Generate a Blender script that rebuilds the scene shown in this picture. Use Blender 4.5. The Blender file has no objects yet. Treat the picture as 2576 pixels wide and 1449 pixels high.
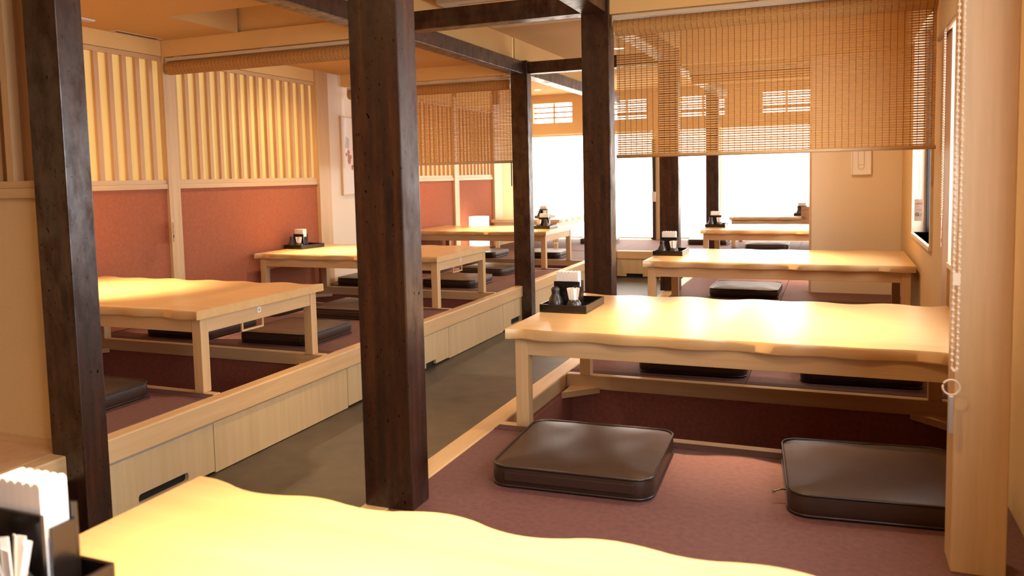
import bpy, bmesh, math, random
from mathutils import Matrix, Vector
random.seed(7)
S = bpy.context.scene
C = S.collection
R = math.radians

# ---------------------------------------------------------------- camera
cam_d = bpy.data.cameras.new('camera')
cam = bpy.data.objects.new('camera', cam_d)
C.objects.link(cam)
S.camera = cam
cam_d.sensor_width = 36.0
cam_d.sensor_fit = 'HORIZONTAL'
cam_d.lens = 2016.17 / 2576 * 36
cam_d.shift_y = -(724.5 - 603.5) / 2576
cam_d.clip_start = 0.02
RX = (0.9275715, 0.0093527, -0.3735285)    # world X axis in camera space (x right, y down, z forward)
RY = (0.3730105, -0.0814423, 0.9242458)
RZ = (-0.0217768, -0.9966342, -0.0790322)
rows = []
for i in range(3):
    a = (RX, RY, RZ)[i]
    rows.append((a[0], -a[1], -a[2]))
cam.matrix_world = Matrix.Translation((0, 0, 1.17)) @ Matrix(rows).to_4x4()
cam_d.dof.use_dof = True
cam_d.dof.focus_distance = 3.4
cam_d.dof.aperture_fstop = 5.0

# ---------------------------------------------------------------- world, exposure
W = bpy.data.worlds.new('world')
S.world = W
W.use_nodes = True
bg = W.node_tree.nodes['Background']
bg.inputs[0].default_value = (0.93, 0.96, 1.0, 1)
bg.inputs[1].default_value = 10.0
S.view_settings.view_transform = 'Standard'
S.view_settings.look = 'None'
S.view_settings.exposure = 0.42
S.view_settings.gamma = 1.0
S.view_settings.use_curve_mapping = False
S.cycles.max_bounces = 8
S.cycles.diffuse_bounces = 5
S.cycles.transparent_max_bounces = 12
S.cycles.sample_clamp_indirect = 6.0
SPOT_W = 150.0          # one ceiling downlight
WARM = (1.0, 0.70, 0.385)
SCREEN = 4.2           # daylight through the far roll screens


def portal(name, loc, rot, sx, sy):
    d = bpy.data.lights.new(name, 'AREA')
    d.shape = 'RECTANGLE'
    d.size, d.size_y = sx, sy
    d.cycles.is_portal = True
    o = bpy.data.objects.new(name, d)
    C.objects.link(o)
    o.location = loc
    o.rotation_euler = rot


for (py0, py1) in ((-0.1, 1.6), (2.45, 3.53), (4.17, 5.15), (6.5, 8.2)):
    portal('window_daylight', (0.60, (py0 + py1) / 2, 1.38), (0, R(90), 0), 1.15, py1 - py0)

# ---------------------------------------------------------------- material helpers
MATS = {}


def nodes_of(m):
    m.use_nodes = True
    nt = m.node_tree
    return nt, nt.nodes, nt.links, nt.nodes['Principled BSDF']


def coords(nt, scale):
    tc = nt.nodes.new('ShaderNodeTexCoord')
    mp = nt.nodes.new('ShaderNodeMapping')
    mp.inputs['Scale'].default_value = scale
    nt.links.new(tc.outputs['Object'], mp.inputs['Vector'])
    return mp.outputs['Vector']


def noise(nt, vec, scale, detail=4, rough=0.55):
    n = nt.nodes.new('ShaderNodeTexNoise')
    n.inputs['Scale'].default_value = scale
    n.inputs['Detail'].default_value = detail
    n.inputs['Roughness'].default_value = rough
    nt.links.new(vec, n.inputs['Vector'])
    return n.outputs['Fac']


def ramp(nt, fac, stops):
    r = nt.nodes.new('ShaderNodeValToRGB')
    e = r.color_ramp.elements
    while len(e) > 1:
        e.remove(e[0])
    e[0].position, e[0].color = stops[0][0], (*stops[0][1], 1)
    for p, c in stops[1:]:
        x = e.new(p)
        x.color = (*c, 1)
    nt.links.new(fac, r.inputs['Fac'])
    return r.outputs['Color']


def bump(nt, height, strength, dist=0.002):
    b = nt.nodes.new('ShaderNodeBump')
    b.inputs['Strength'].default_value = strength
    b.inputs['Distance'].default_value = dist
    nt.links.new(height, b.inputs['Height'])
    return b.outputs['Normal']


def plain(name, col, rough=0.6, metal=0.0, spec=0.5, grain=0.0, gscale=40):
    m = bpy.data.materials.new(name)
    nt, N, L, p = nodes_of(m)
    p.inputs['Base Color'].default_value = (*col, 1)
    p.inputs['Roughness'].default_value = rough
    p.inputs['Metallic'].default_value = metal
    p.inputs['Specular IOR Level'].default_value = spec
    if grain:
        f = noise(nt, coords(nt, (1, 1, 1)), gscale, 5)
        c = ramp(nt, f, [(0.25, tuple(v * (1 - grain) for v in col)), (0.75, tuple(min(1, v * (1 + grain)) for v in col))])
        L.new(c, p.inputs['Base Color'])
        L.new(bump(nt, f, 0.25), p.inputs['Normal'])
    MATS[name] = m
    return m


def wood(name, c0, c1, axis, rough=0.38, fine=26, coat=0.0, spec=0.5):
    """light timber with its grain along one axis"""
    m = bpy.data.materials.new(name)
    nt, N, L, p = nodes_of(m)
    sc = [1.0, 1.0, 1.0]
    sc['xyz'.index(axis)] = 0.045
    v = coords(nt, sc)
    f1 = noise(nt, v, fine, 6, 0.6)
    f2 = noise(nt, v, fine * 5, 3, 0.5)
    mx = N.new('ShaderNodeMath')
    mx.operation = 'MULTIPLY_ADD'
    mx.inputs[1].default_value = 0.7
    L.new(f1, mx.inputs[0])
    k = N.new('ShaderNodeMath')
    k.operation = 'MULTIPLY'
    k.inputs[1].default_value = 0.3
    L.new(f2, k.inputs[0])
    L.new(k.outputs[0], mx.inputs[2])
    L.new(ramp(nt, mx.outputs[0], [(0.32, c0), (0.66, c1)]), p.inputs['Base Color'])
    L.new(bump(nt, mx.outputs[0], 0.08), p.inputs['Normal'])
    p.inputs['Roughness'].default_value = rough
    p.inputs['Specular IOR Level'].default_value = spec
    p.inputs['Coat Weight'].default_value = coat
    p.inputs['Coat Roughness'].default_value = 0.25
    MATS[name] = m
    return m


def timber(name, axis):
    """dark stained posts and beams: streaky, half glossy, with small pits"""
    m = bpy.data.materials.new(name)
    nt, N, L, p = nodes_of(m)
    sc = [1.0, 1.0, 1.0]
    sc['xyz'.index(axis)] = 0.06
    v = coords(nt, sc)
    f1 = noise(nt, v, 34, 6, 0.62)
    col = ramp(nt, f1, [(0.30, (0.007, 0.0020, 0.0007)), (0.52, (0.026, 0.0062, 0.0014)), (0.74, (0.062, 0.0150, 0.0030))])
    patch = noise(nt, coords(nt, (1, 1, 0.45)), 16, 5, 0.65)
    # pits: short scattered nicks
    sc2 = [1.0, 1.0, 1.0]
    sc2['xyz'.index(axis)] = 0.42
    vo = N.new('ShaderNodeTexVoronoi')
    vo.inputs['Scale'].default_value = 85
    vo.inputs['Randomness'].default_value = 1.0
    wn_ = N.new('ShaderNodeTexNoise')
    wn_.inputs['Scale'].default_value = 55
    wv_ = coords(nt, sc2)
    L.new(wv_, wn_.inputs['Vector'])
    wm = N.new('ShaderNodeMix')
    wm.data_type = 'VECTOR'
    wm.inputs['Factor'].default_value = 0.022
    L.new(wv_, wm.inputs['A'])
    L.new(wn_.outputs['Color'], wm.inputs['B'])
    L.new(wm.outputs['Result'], vo.inputs['Vector'])
    gate = noise(nt, coords(nt, (1, 1, 1)), 21, 2)
    th = N.new('ShaderNodeMath')
    th.operation = 'MULTIPLY'
    L.new(gate, th.inputs[0])
    th.inputs[1].default_value = 0.27
    pit = N.new('ShaderNodeMath')
    pit.operation = 'LESS_THAN'
    L.new(vo.outputs['Distance'], pit.inputs[0])
    L.new(th.outputs[0], pit.inputs[1])
    sel = N.new('ShaderNodeMath')
    sel.operation = 'GREATER_THAN'
    sel.inputs[1].default_value = 0.66
    L.new(vo.outputs['Color'], sel.inputs[0])
    pm = N.new('ShaderNodeMath')
    pm.operation = 'MULTIPLY'
    L.new(pit.outputs[0], pm.inputs[0])
    L.new(sel.outputs[0], pm.inputs[1])
    mix = N.new('ShaderNodeMix')
    mix.data_type = 'RGBA'
    L.new(pm.outputs[0], mix.inputs['Factor'])
    L.new(col, mix.inputs['A'])
    mix.inputs['B'].default_value = (0.004, 0.002, 0.001, 1)
    L.new(mix.outputs['Result'], p.inputs['Base Color'])
    rr = N.new('ShaderNodeMapRange')
    rr.inputs['From Min'].default_value = 0.3
    rr.inputs['From Max'].default_value = 0.7
    rr.inputs['To Min'].default_value = 0.24
    rr.inputs['To Max'].default_value = 0.50
    L.new(patch, rr.inputs['Value'])
    L.new(rr.outputs['Result'], p.inputs['Roughness'])
    sp = N.new('ShaderNodeMath')
    sp.operation = 'MULTIPLY_ADD'
    sp.inputs[1].default_value = -1.0
    sp.inputs[2].default_value = 1.0
    L.new(pm.outputs[0], sp.inputs[0])
    rs = N.new('ShaderNodeMapRange')
    rs.inputs['From Min'].default_value = 0.38
    rs.inputs['From Max'].default_value = 0.62
    rs.inputs['To Min'].default_value = 1.1
    rs.inputs['To Max'].default_value = 0.45
    L.new(patch, rs.inputs['Value'])
    sq = N.new('ShaderNodeMath')
    sq.operation = 'MULTIPLY'
    L.new(sp.outputs[0], sq.inputs[0])
    L.new(rs.outputs['Result'], sq.inputs[1])
    L.new(sq.outputs[0], p.inputs['Specular IOR Level'])
    inv = N.new('ShaderNodeMath')
    inv.operation = 'SUBTRACT'
    L.new(f1, inv.inputs[0])
    L.new(pm.outputs[0], inv.inputs[1])
    L.new(bump(nt, inv.outputs[0], 0.18, 0.002), p.inputs['Normal'])
    MATS[name] = m
    return m


def weave(name, c0, c1, sx, sy, rough=0.75, strength=0.35, spec=0.3):
    """woven mat or cloth: two crossing rows of threads"""
    m = bpy.data.materials.new(name)
    nt, N, L, p = nodes_of(m)
    tc = N.new('ShaderNodeTexCoord')
    outs = []
    for direction, s in (('X', sx), ('Y', sy), ('Z', sx)):
        w = N.new('ShaderNodeTexWave')
        w.bands_direction = direction
        w.inputs['Scale'].default_value = s
        w.inputs['Distortion'].default_value = 0.6
        w.inputs['Detail'].default_value = 1
        L.new(tc.outputs['Object'], w.inputs['Vector'])
        outs.append(w.outputs['Fac'])
    a = N.new('ShaderNodeMath')
    a.operation = 'MULTIPLY'
    L.new(outs[0], a.inputs[0])
    L.new(outs[1], a.inputs[1])
    b = N.new('ShaderNodeMath')
    b.operation = 'MULTIPLY'
    L.new(a.outputs[0], b.inputs[0])
    L.new(outs[2], b.inputs[1])
    b2 = N.new('ShaderNodeMath')
    b2.operation = 'ADD'
    L.new(a.outputs[0], b2.inputs[0])
    L.new(b.outputs[0], b2.inputs[1])
    f = noise(nt, coords(nt, (1, 1, 1)), 60, 4)
    s = N.new('ShaderNodeMath')
    s.operation = 'MULTIPLY_ADD'
    s.inputs[1].default_value = 0.55
    L.new(b2.outputs[0], s.inputs[0])
    L.new(f, s.inputs[2])
    L.new(ramp(nt, s.outputs[0], [(0.35, c0), (0.95, c1)]), p.inputs['Base Color'])
    L.new(bump(nt, s.outputs[0], strength, 0.0015), p.inputs['Normal'])
    p.inputs['Roughness'].default_value = rough
    p.inputs['Specular IOR Level'].default_value = spec
    MATS[name] = m
    return m


def glow(name, col, strength, base=(0.8, 0.8, 0.8), fibre=0.0):
    """something that gives off light: lamp, backlit panel, sunlit screen"""
    m = bpy.data.materials.new(name)
    nt, N, L, p = nodes_of(m)
    p.inputs['Base Color'].default_value = (*base, 1)
    p.inputs['Roughness'].default_value = 0.8
    p.inputs['Emission Color'].default_value = (*col, 1)
    p.inputs['Emission Strength'].default_value = strength
    if fibre:
        f = noise(nt, coords(nt, (1, 1, 6)), 40, 5)
        c = ramp(nt, f, [(0.3, tuple(v * (1 - fibre) for v in col)), (0.7, col)])
        L.new(c, p.inputs['Emission Color'])
    MATS[name] = m
    return m


LW0, LW1 = (0.54, 0.345, 0.165), (0.66, 0.445, 0.235)
for ax in 'xyz':
    wood('pale_wood_' + ax, LW0, LW1, ax, rough=0.42)
    timber('dark_timber_' + ax, ax)
wood('table_wood', (0.59, 0.36, 0.150), (0.69, 0.45, 0.210), 'x', rough=0.30, fine=16, coat=0.25)
wood('fascia_wood', (0.50, 0.36, 0.19), (0.60, 0.44, 0.25), 'z', rough=0.45, fine=22)
wood('slat_wood', (0.52, 0.31, 0.16), (0.62, 0.38, 0.20), 'z', rough=0.5)
weave('mat', (0.100, 0.042, 0.040), (0.180, 0.079, 0.074), 160, 160, rough=0.62, strength=0.35)
weave('mat_border', (0.085, 0.038, 0.034), (0.120, 0.055, 0.048), 240, 240, rough=0.8, strength=0.2)
weave('pit_lining', (0.22, 0.070, 0.044), (0.34, 0.115, 0.076), 150, 150, rough=0.8, strength=0.5)
weave('red_cloth', (0.335, 0.105, 0.052), (0.42, 0.140, 0.072), 210, 210, rough=0.85, strength=0.2)
plain('cream_paint', (0.68, 0.48, 0.25), 0.85, grain=0.03, gscale=160)
plain('ceiling_paint', (0.58, 0.35, 0.125), 0.9, grain=0.03, gscale=160)
plain('soffit_paint', (0.74, 0.49, 0.19), 0.85, grain=0.03, gscale=160)
plain('beige_paint', (0.84, 0.71, 0.56), 0.85, grain=0.03, gscale=160)
plain('aisle_floor', (0.054, 0.041, 0.028), 0.45, grain=0.35, gscale=9)
plain('leather', (0.034, 0.0155, 0.0100), 0.38, spec=0.55, grain=0.12, gscale=220)
plain('leather_piping', (0.022, 0.011, 0.008), 0.32, spec=0.6)
plain('metal_zip', (0.10, 0.08, 0.06), 0.35, metal=1.0)
plain('lacquer', (0.010, 0.006, 0.005), 0.22, spec=0.6)
plain('paper', (0.86, 0.82, 0.80), 0.9)
plain('stoneware', (0.030, 0.027, 0.025), 0.28, spec=0.6, grain=0.6, gscale=90)
plain('white_plastic', (0.78, 0.74, 0.70), 0.45)
plain('plaque_white', (0.95, 0.92, 0.93), 0.5)
plain('chain_plastic', (0.72, 0.58, 0.44), 0.4)
plain('tag_card', (0.36, 0.23, 0.15), 0.7)
plain('ink', (0.05, 0.02, 0.015), 0.8)
plain('ink_red', (0.30, 0.05, 0.03), 0.8)
bb = plain('bamboo', (0.68, 0.40, 0.135), 0.5, grain=0.16, gscale=70)
nt, N, L, p = nodes_of(bb)
tl = N.new('ShaderNodeBsdfTranslucent')
tl.inputs['Color'].default_value = (0.74, 0.44, 0.16, 1)
mx = N.new('ShaderNodeMixShader')
mx.inputs[0].default_value = 0.30
L.new(p.outputs[0], mx.inputs[1])
L.new(tl.outputs[0], mx.inputs[2])
L.new(mx.outputs[0], N['Material Output'].inputs[0])
plain('bamboo_thread', (0.24, 0.09, 0.025), 0.8)
plain('rail_metal', (0.62, 0.50, 0.34), 0.45)
plain('dark_gap', (0.010, 0.007, 0.005), 0.9)  # near-black, paints the shade inside slots and gaps
plain('navy_sash', (0.004, 0.0045, 0.010), 0.35)
plain('dark_metal', (0.03, 0.025, 0.025), 0.4)
plain('sill_white', (0.66, 0.55, 0.40), 0.55)
plain('shade_cloth', (0.70, 0.58, 0.44), 0.85, grain=0.04, gscale=200)
plain('picture_paper', (0.80, 0.70, 0.62), 0.8)
plain('picture_red', (0.46, 0.20, 0.16), 0.8)
plain('picture_grey', (0.48, 0.44, 0.44), 0.8)
plain('alloy', (0.55, 0.53, 0.50), 0.35, metal=0.6)
glow('sunlit_screen', (1.0, 0.955, 0.86), SCREEN, fibre=0.06)
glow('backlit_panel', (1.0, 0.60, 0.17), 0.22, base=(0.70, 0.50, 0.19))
glow('lamp_paper', (1.0, 0.90, 0.74), 3.2)
glow('bulb', (1.0, 0.82, 0.55), 14.0)
g = bpy.data.materials.new('glass')
nt, N, L, p = nodes_of(g)
for n in list(N):
    if n.type == 'BSDF_PRINCIPLED':
        N.remove(n)
tr = N.new('ShaderNodeBsdfTransparent')
gl = N.new('ShaderNodeBsdfGlossy')
gl.inputs['Roughness'].default_value = 0.02
mx = N.new('ShaderNodeMixShader')
mx.inputs[0].default_value = 0.06
L.new(tr.outputs[0], mx.inputs[1])
L.new(gl.outputs[0], mx.inputs[2])
L.new(mx.outputs[0], N['Material Output'].inputs[0])
MATS['glass'] = g


# ---------------------------------------------------------------- mesh helpers
class MB:
    def __init__(s):
        s.v, s.f = [], []

    def add(s, vs, fs):
        n = len(s.v)
        s.v += [tuple(v) for v in vs]
        s.f += [tuple(i + n for i in f) for f in fs]
        return s

    def box(s, x0, x1, y0, y1, z0, z1):
        return s.add([(x0, y0, z0), (x1, y0, z0), (x1, y1, z0), (x0, y1, z0), (x0, y0, z1), (x1, y0, z1), (x1, y1, z1), (x0, y1, z1)],
                     [(0, 3, 2, 1), (4, 5, 6, 7), (0, 1, 5, 4), (1, 2, 6, 5), (2, 3, 7, 6), (3, 0, 4, 7)])

    def prism(s, poly, axis, a0, a1):
        """poly in the two other axes (in cyclic order), extruded along an axis"""
        def P(p, a):
            return {'x': (a, p[0], p[1]), 'y': (p[1], a, p[0]), 'z': (p[0], p[1], a)}[axis]
        n = len(poly)
        vs = [P(p, a0) for p in poly] + [P(p, a1) for p in poly]
        fs = [tuple(range(n - 1, -1, -1)), tuple(range(n, 2 * n))]
        fs += [(i, (i + 1) % n, n + (i + 1) % n, n + i) for i in range(n)]
        return s.add(vs, fs)

    def tube(s, pts, r, n=8, closed=False):
        pts = [Vector(p) for p in pts]
        m = len(pts)
        rings = []
        for i, p in enumerate(pts):
            a = pts[(i - 1) % m] if (closed or i > 0) else p
            b = pts[(i + 1) % m] if (closed or i < m - 1) else p
            t = (b - a).normalized()
            u = t.orthogonal().normalized() if abs(t.z) > 0.95 else t.cross(Vector((0, 0, 1))).normalized()
            w = t.cross(u)
            rings.append([p + (u * math.cos(k * 2 * math.pi / n) + w * math.sin(k * 2 * math.pi / n)) * r for k in range(n)])
        vs = [q for ring in rings for q in ring]
        fs = []
        for i in range(m if closed else m - 1):
            j = (i + 1) % m
            for k in range(n):
                l = (k + 1) % n
                fs.append((i * n + k, i * n + l, j * n + l, j * n + k))
        if not closed:
            fs += [tuple(range(n - 1, -1, -1)), tuple((m - 1) * n + k for k in range(n))]
        return s.add(vs, fs)

    def lathe(s, prof, n=24, cx=0, cy=0):
        m = len(prof)
        vs = [(cx + r * math.cos(2 * math.pi * k / n), cy + r * math.sin(2 * math.pi * k / n), z) for r, z in prof for k in range(n)]
        fs = [(i * n + k, i * n + (k + 1) % n, (i + 1) * n + (k + 1) % n, (i + 1) * n + k) for i in range(m - 1) for k in range(n)]
        fs += [tuple(range(n - 1, -1, -1)), tuple((m - 1) * n + k for k in range(n))]
        return s.add(vs, fs)

    def ball(s, c, r, n=8, m=5):
        prof = [(max(1e-5, r * math.sin(math.pi * i / m)), -r * math.cos(math.pi * i / m)) for i in range(m + 1)]
        k = len(s.v)
        s.lathe(prof, n)
        s.v[k:] = [(x + c[0], y + c[1], z + c[2]) for x, y, z in s.v[k:]]
        return s

    def mesh(s, name, mat, smooth=False):
        me = bpy.data.meshes.new(name)
        me.from_pydata(s.v, [], s.f)
        bm = bmesh.new()
        bm.from_mesh(me)
        bmesh.ops.recalc_face_normals(bm, faces=bm.faces[:])
        bm.to_mesh(me)
        bm.free()
        me.materials.append(MATS[mat])
        if smooth:
            for q in me.polygons:
                q.use_smooth = True
        return me

    def build(s, name, mat, parent=None, bevel=0.0, smooth=False):
        return obj(name, s.mesh(name, mat, smooth), parent, bevel)


def obj(name, me, parent=None, bevel=0.0):
    o = bpy.data.objects.new(name, me)
    C.objects.link(o)
    if parent:
        o.parent = parent
    if bevel:
        b = o.modifiers.new('bevel', 'BEVEL')
        b.width = bevel
        b.segments = 2
        b.limit_method = 'ANGLE'
    return o


def tag(o, label, cat, group=None, kind=None):
    o['label'] = label
    o['category'] = cat
    if group:
        o['group'] = group
    if kind:
        o['kind'] = kind
    return o


def empty(name, loc=(0, 0, 0), rz=0.0):
    o = bpy.data.objects.new(name, None)
    o.empty_display_size = 0.05
    C.objects.link(o)
    o.location = loc
    o.rotation_euler = (0, 0, rz)
    return o


def copy_tree(o, parent=None):
    c = o.copy()
    C.objects.link(c)
    c.parent = parent
    for ch in [q for q in o.children]:
        copy_tree(ch, c)
    return c


def text(body, size, mat, loc, rot, parent, name):
    cu = bpy.data.curves.new(name, 'FONT')
    cu.body = body
    cu.size = size
    cu.align_x = 'CENTER'
    cu.align_y = 'CENTER'
    cu.extrude = 0.0002
    t = bpy.data.objects.new(name, cu)
    C.objects.link(t)
    dg = bpy.context.evaluated_depsgraph_get()
    me = bpy.data.meshes.new_from_object(t.evaluated_get(dg))
    bpy.data.objects.remove(t)
    me.materials.clear()
    me.materials.append(MATS[mat])
    o = obj(name, me, parent)
    o.location = loc
    o.rotation_euler = rot
    return o


# ---------------------------------------------------------------- levels
T = 0.30            # tatami level over the aisle floor
ZB = 1.96           # underside of the beams
ZC = 2.26           # ceiling
XL, XR = -3.96, 0.42
YF = 10.42
YB = -2.2
XLF = -2.30         # aisle face of the left platform
XRF = -1.17         # aisle face of the right platform

# ---------------------------------------------------------------- floor
fl = MB().box(XL - 0.3, XR + 0.3, YB - 0.2, YF + 0.3, -0.12, 0.0).build('floor', 'aisle_floor')
tag(fl, 'dark brown aisle floor running between the raised platforms', 'floor', kind='structure')
ce = MB().box(XL - 0.3, XR + 0.3, YB - 0.2, YF + 0.3, ZC, ZC + 0.1).build('ceiling', 'ceiling_paint')
tag(ce, 'flat warm cream painted ceiling over the whole room', 'ceiling', kind='structure')
lc = empty('ceiling_left')
MB().box(XL, -2.362, YB, 3.40, 2.068, ZC - 0.001).build('lowered_board', 'ceiling_paint', lc)
MB().box(XL, -3.345, 3.40, 3.944, 2.068, ZC - 0.001).build('lowered_board', 'ceiling_paint', lc)
tag(lc, 'lowered ceiling of the near left booth with a light recess', 'ceiling', kind='structure')
lcb = MB().box(XL, -2.362, 4.041, 5.914, 2.068, ZC - 0.001).build('ceiling_left_rear', 'ceiling_paint')
tag(lcb, 'lowered ceiling of the second left booth behind the rolled blind', 'ceiling', kind='structure')
# slot vent in the lowered strip
sv = MB().box(-3.945, -3.885, 3.55, 3.90, 2.0655, 2.069).build('slot_vent', 'rail_metal')
MB().box(-3.925, -3.905, 3.57, 3.88, 2.0645, 2.0665).build('slot', 'dark_gap', sv)
tag(sv, 'slim dark slot air vent in the lowered ceiling by the left wall', 'vent')
gf = MB().box(-3.80, -3.745, 2.9, 3.285, 2.060, 2.069).build('ceiling_plate', 'white_plastic', bevel=0.002)
MB().box(-3.79, -3.755, 2.92, 3.27, 2.0585, 2.0605).build('grille', 'alloy', gf)
tag(gf, 'small pale ceiling plate beside the near dark post', 'plate')


# ---------------------------------------------------------------- raised platforms
def mats_on(parent, x0, x1, y0, y1, nx, border_y=(True, True)):
    """woven mats: body plus the darker cloth borders along the long sides"""
    w = (x1 - x0) / nx
    for i in range(nx):
        a, b = x0 + i * w, x0 + (i + 1) * w
        m = MB().box(a + 0.0012, b - 0.0012, y0, y1, T - 0.028, T).build('tatami_mat', 'mat', parent, bevel=0.002)
        for yy, on in ((y0, border_y[0]), (y1 - 0.05, border_y[1])):
            if on:
                MB().box(a + 0.0012, b - 0.0012, yy + 0.001, yy + 0.049, T - 0.006, T + 0.0016).build('cloth_border', 'mat_border', m)


def pit(parent, x0, x1, y0, y1, plates=True):
    """sunken foot well: lined walls, wooden lip, corner plates that carry the table legs"""
    e = 0.035
    MB().box(x0, x1, y0, y0 + 0.02, 0.006, T - 0.06).build('pit_wall', 'pit_lining', parent)
    MB().box(x0, x1, y1 - 0.02, y1, 0.006, T - 0.06).build('pit_wall', 'pit_lining', parent)
    MB().box(x0, x0 + 0.02, y0 + 0.02, y1 - 0.02, 0.006, T - 0.06).build('pit_wall', 'pit_lining', parent)
    MB().box(x1 - 0.02, x1, y0 + 0.02, y1 - 0.02, 0.006, T - 0.06).build('pit_wall', 'pit_lining', parent)
    MB().box(x0, x1, y0, y1, 0.001, 0.006).build('pit_floor', 'pit_lining', parent)
    MB().box(x0, x1, y0 - 0.005, y0 + e, T - 0.06, T + 0.001).build('pit_lip', 'pale_wood_x', parent, bevel=0.003)
    MB().box(x0, x1, y1 - e, y1 + 0.005, T - 0.06, T + 0.001).build('pit_lip', 'pale_wood_x', parent, bevel=0.003)
    for xx, sx in ((x0 + 0.02, 1), (x1 - 0.02, -1)):
        for yy, sy in ((y0 + e, 1), (y1 - e, -1)):
            poly = [(xx, yy), (xx + sx * 0.13, yy), (xx, yy + sy * 0.13)]
            MB().prism(poly, 'z', T - 0.075, T - 0.05).build('corner_plate', 'pale_wood_x', parent)


# table rows (front edge y), length along x
LT = [(2.50, 3.38), (4.68, 5.56), (7.00, 7.88)]
RT = [(0.20, 1.085), (2.50, 3.38), (4.69, 5.57), (7.34, 8.22)]
PIT_IN = 0.045

# -- left platform
pl = empty('floor_raised_left', (XLF, 2, 0))
pl.location = (0, 0, 0)
tag(pl, 'raised seating platform on the left of the aisle with pale wooden edge', 'platform', kind='structure')
for (y0, y1) in ((YB, 1.86), (1.86, 6.08), (6.115, 8.84)):
    MB().box(XLF - 0.065, XLF, y0, y1, T - 0.088, T).build('edge_rail', 'pale_wood_y', pl, bevel=0.006)
MB().box(XLF - 0.04, XLF - 0.03, YB, 8.84, 0.0, T - 0.088).build('shade_backing', 'dark_gap', pl)  # near-black sheet painting the shade behind the hand slots


def fascia(y0, y1, hole=None):
    """front board; hole = (y0, y1, z0, z1): a hand slot cut through"""
    x0, x1 = XLF - 0.028, XLF - 0.010
    zt = T - 0.091
    a, b = y0 + 0.002, y1 - 0.002
    m = MB()
    if not hole:
        m.box(x0, x1, a, b, 0.004, zt)
    else:
        h0, h1, z0, z1 = hole
        r = 0.012
        outer = [(a, 0.012), (b, 0.012), (b, zt), (a, zt)]
        if z0 <= 0.02:      # notch open at the bottom
            poly = [(a, 0.012), (h0, 0.012), (h0, z1), (h1, z1), (h1, 0.012), (b, 0.012), (b, zt), (a, zt)]
            m.prism(poly, 'x', x0, x1)
        else:
            m.box(x0, x1, a, h0, 0.012, zt)
            m.box(x0, x1, h1, b, 0.012, zt)
            m.box(x0, x1, h0, h1, 0.012, z0)
            m.box(x0, x1, h0, h1, z1, zt)
            for yy, sy in ((h0, 1), (h1, -1)):
                for zz, sz in ((z0, 1), (z1, -1)):
                    arc = [(yy, zz)] + [(yy + sy * r * (1 - math.cos(t)), zz + sz * r * (1 - math.sin(t))) for t in (0, 0.4, 0.8, 1.17, 1.5708)]
                    m.prism(arc, 'x', x0, x1)
    m.build('fascia_panel', 'fascia_wood', pl)


fascia(1.90, 2.468, (2.085, 2.325, 0.018 + 0.006, 0.058))
fascia(2.468, 3.423)
fascia(3.423, 3.98, (3.60, 3.84, 0.024, 0.058))
fascia(3.98, 4.585, (4.27, 4.40, 0.012, 0.040))
fascia(4.585, 5.50)
fascia(5.50, 6.06, (5.66, 5.86, 0.024, 0.070))
fascia(6.12, 7.0)
fascia(7.0, 7.9, (7.3, 7.5, 0.024, 0.060))
fascia(7.9, 8.83)
MB().box(XLF - 0.031, XLF - 0.0095, 1.90, 2.468, T - 0.0955, T - 0.0895).build('metal_strip', 'alloy', pl)
xi = XLF - 0.066
prev = 1.86
for k, (a, b) in enumerate(LT):
    p0, p1 = a + PIT_IN, b - PIT_IN
    mats_on(pl, XL, xi, prev, p0 - 0.006, 2)
    pit(pl, XL, xi, p0, p1)
    prev = p1 + 0.006
mats_on(pl, XL, xi, prev, 8.84, 2)
MB().box(XL, xi, YB, 1.855, T - 0.028, T).build('floor_board', 'slat_wood', pl)

# -- right platform
pr = empty('floor_raised_right', (0, 0, 0))
tag(pr, 'raised seating platform on the right with red brown woven mats', 'platform', kind='structure')
MB().box(XRF, XRF + 0.08, YB, 8.84, T - 0.088, T).build('edge_rail', 'pale_wood_y', pr, bevel=0.006)
MB().box(XRF + 0.010, XRF + 0.028, YB, 8.84, 0.004, T - 0.09).build('fascia_panel', 'fascia_wood', pr)
xi = XRF + 0.081
prev = YB
for k, (a, b) in enumerate(RT):
    p0, p1 = a + PIT_IN, b - PIT_IN
    mats_on(pr, xi, XR, prev, p0 - 0.006, 1 if k < 2 else 2)
    pit(pr, xi, XR, p0, p1)
    prev = p1 + 0.006
mats_on(pr, xi, XR, prev, 8.84, 2)

# -- far platform across the end of the aisle
pf = empty('floor_raised_far', (0, 0, 0))
tag(pf, 'raised platform across the far end of the aisle below bright windows', 'platform', kind='structure')
MB().box(XLF, XRF, 8.842, 8.93, T - 0.088, T).build('edge_rail', 'pale_wood_x', pf, bevel=0.006)
poly = [(0.012, -2.298), (0.012, -2.19), (0.045, -2.19), (0.045, -2.00), (0.012, -2.00), (0.012, -1.172), (T - 0.09, -1.172), (T - 0.09, -2.298)]
MB().prism(poly, 'y', 8.855, 8.873).build('fascia_panel', 'fascia_wood', pf)
MB().box(-2.298, -1.172, 8.875, 8.885, 0.0, T - 0.09).build('shade_backing', 'dark_gap', pf)  # near-black sheet painting the shade behind the notch
for (a, b) in ((XL, -3.05), (-3.05, XLF), (XLF, XRF), (XRF, -0.37), (-0.37, XR)):
    y0 = 8.932 if a == XLF else 8.842
    mt = MB().box(a + 0.001, b - 0.001, y0, YF, T - 0.03, T).build('tatami_mat', 'mat', pf, bevel=0.002)


# ---------------------------------------------------------------- left wall
wl = empty('wall_left')
tag(wl, 'left wall with red cloth panels below and backlit vertical lattice above', 'wall', kind='structure')
X = XL
MB().box(X - 0.16, X - 0.10, YB, YF, 0, ZC).build('wall_base', 'beige_paint', wl)


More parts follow.
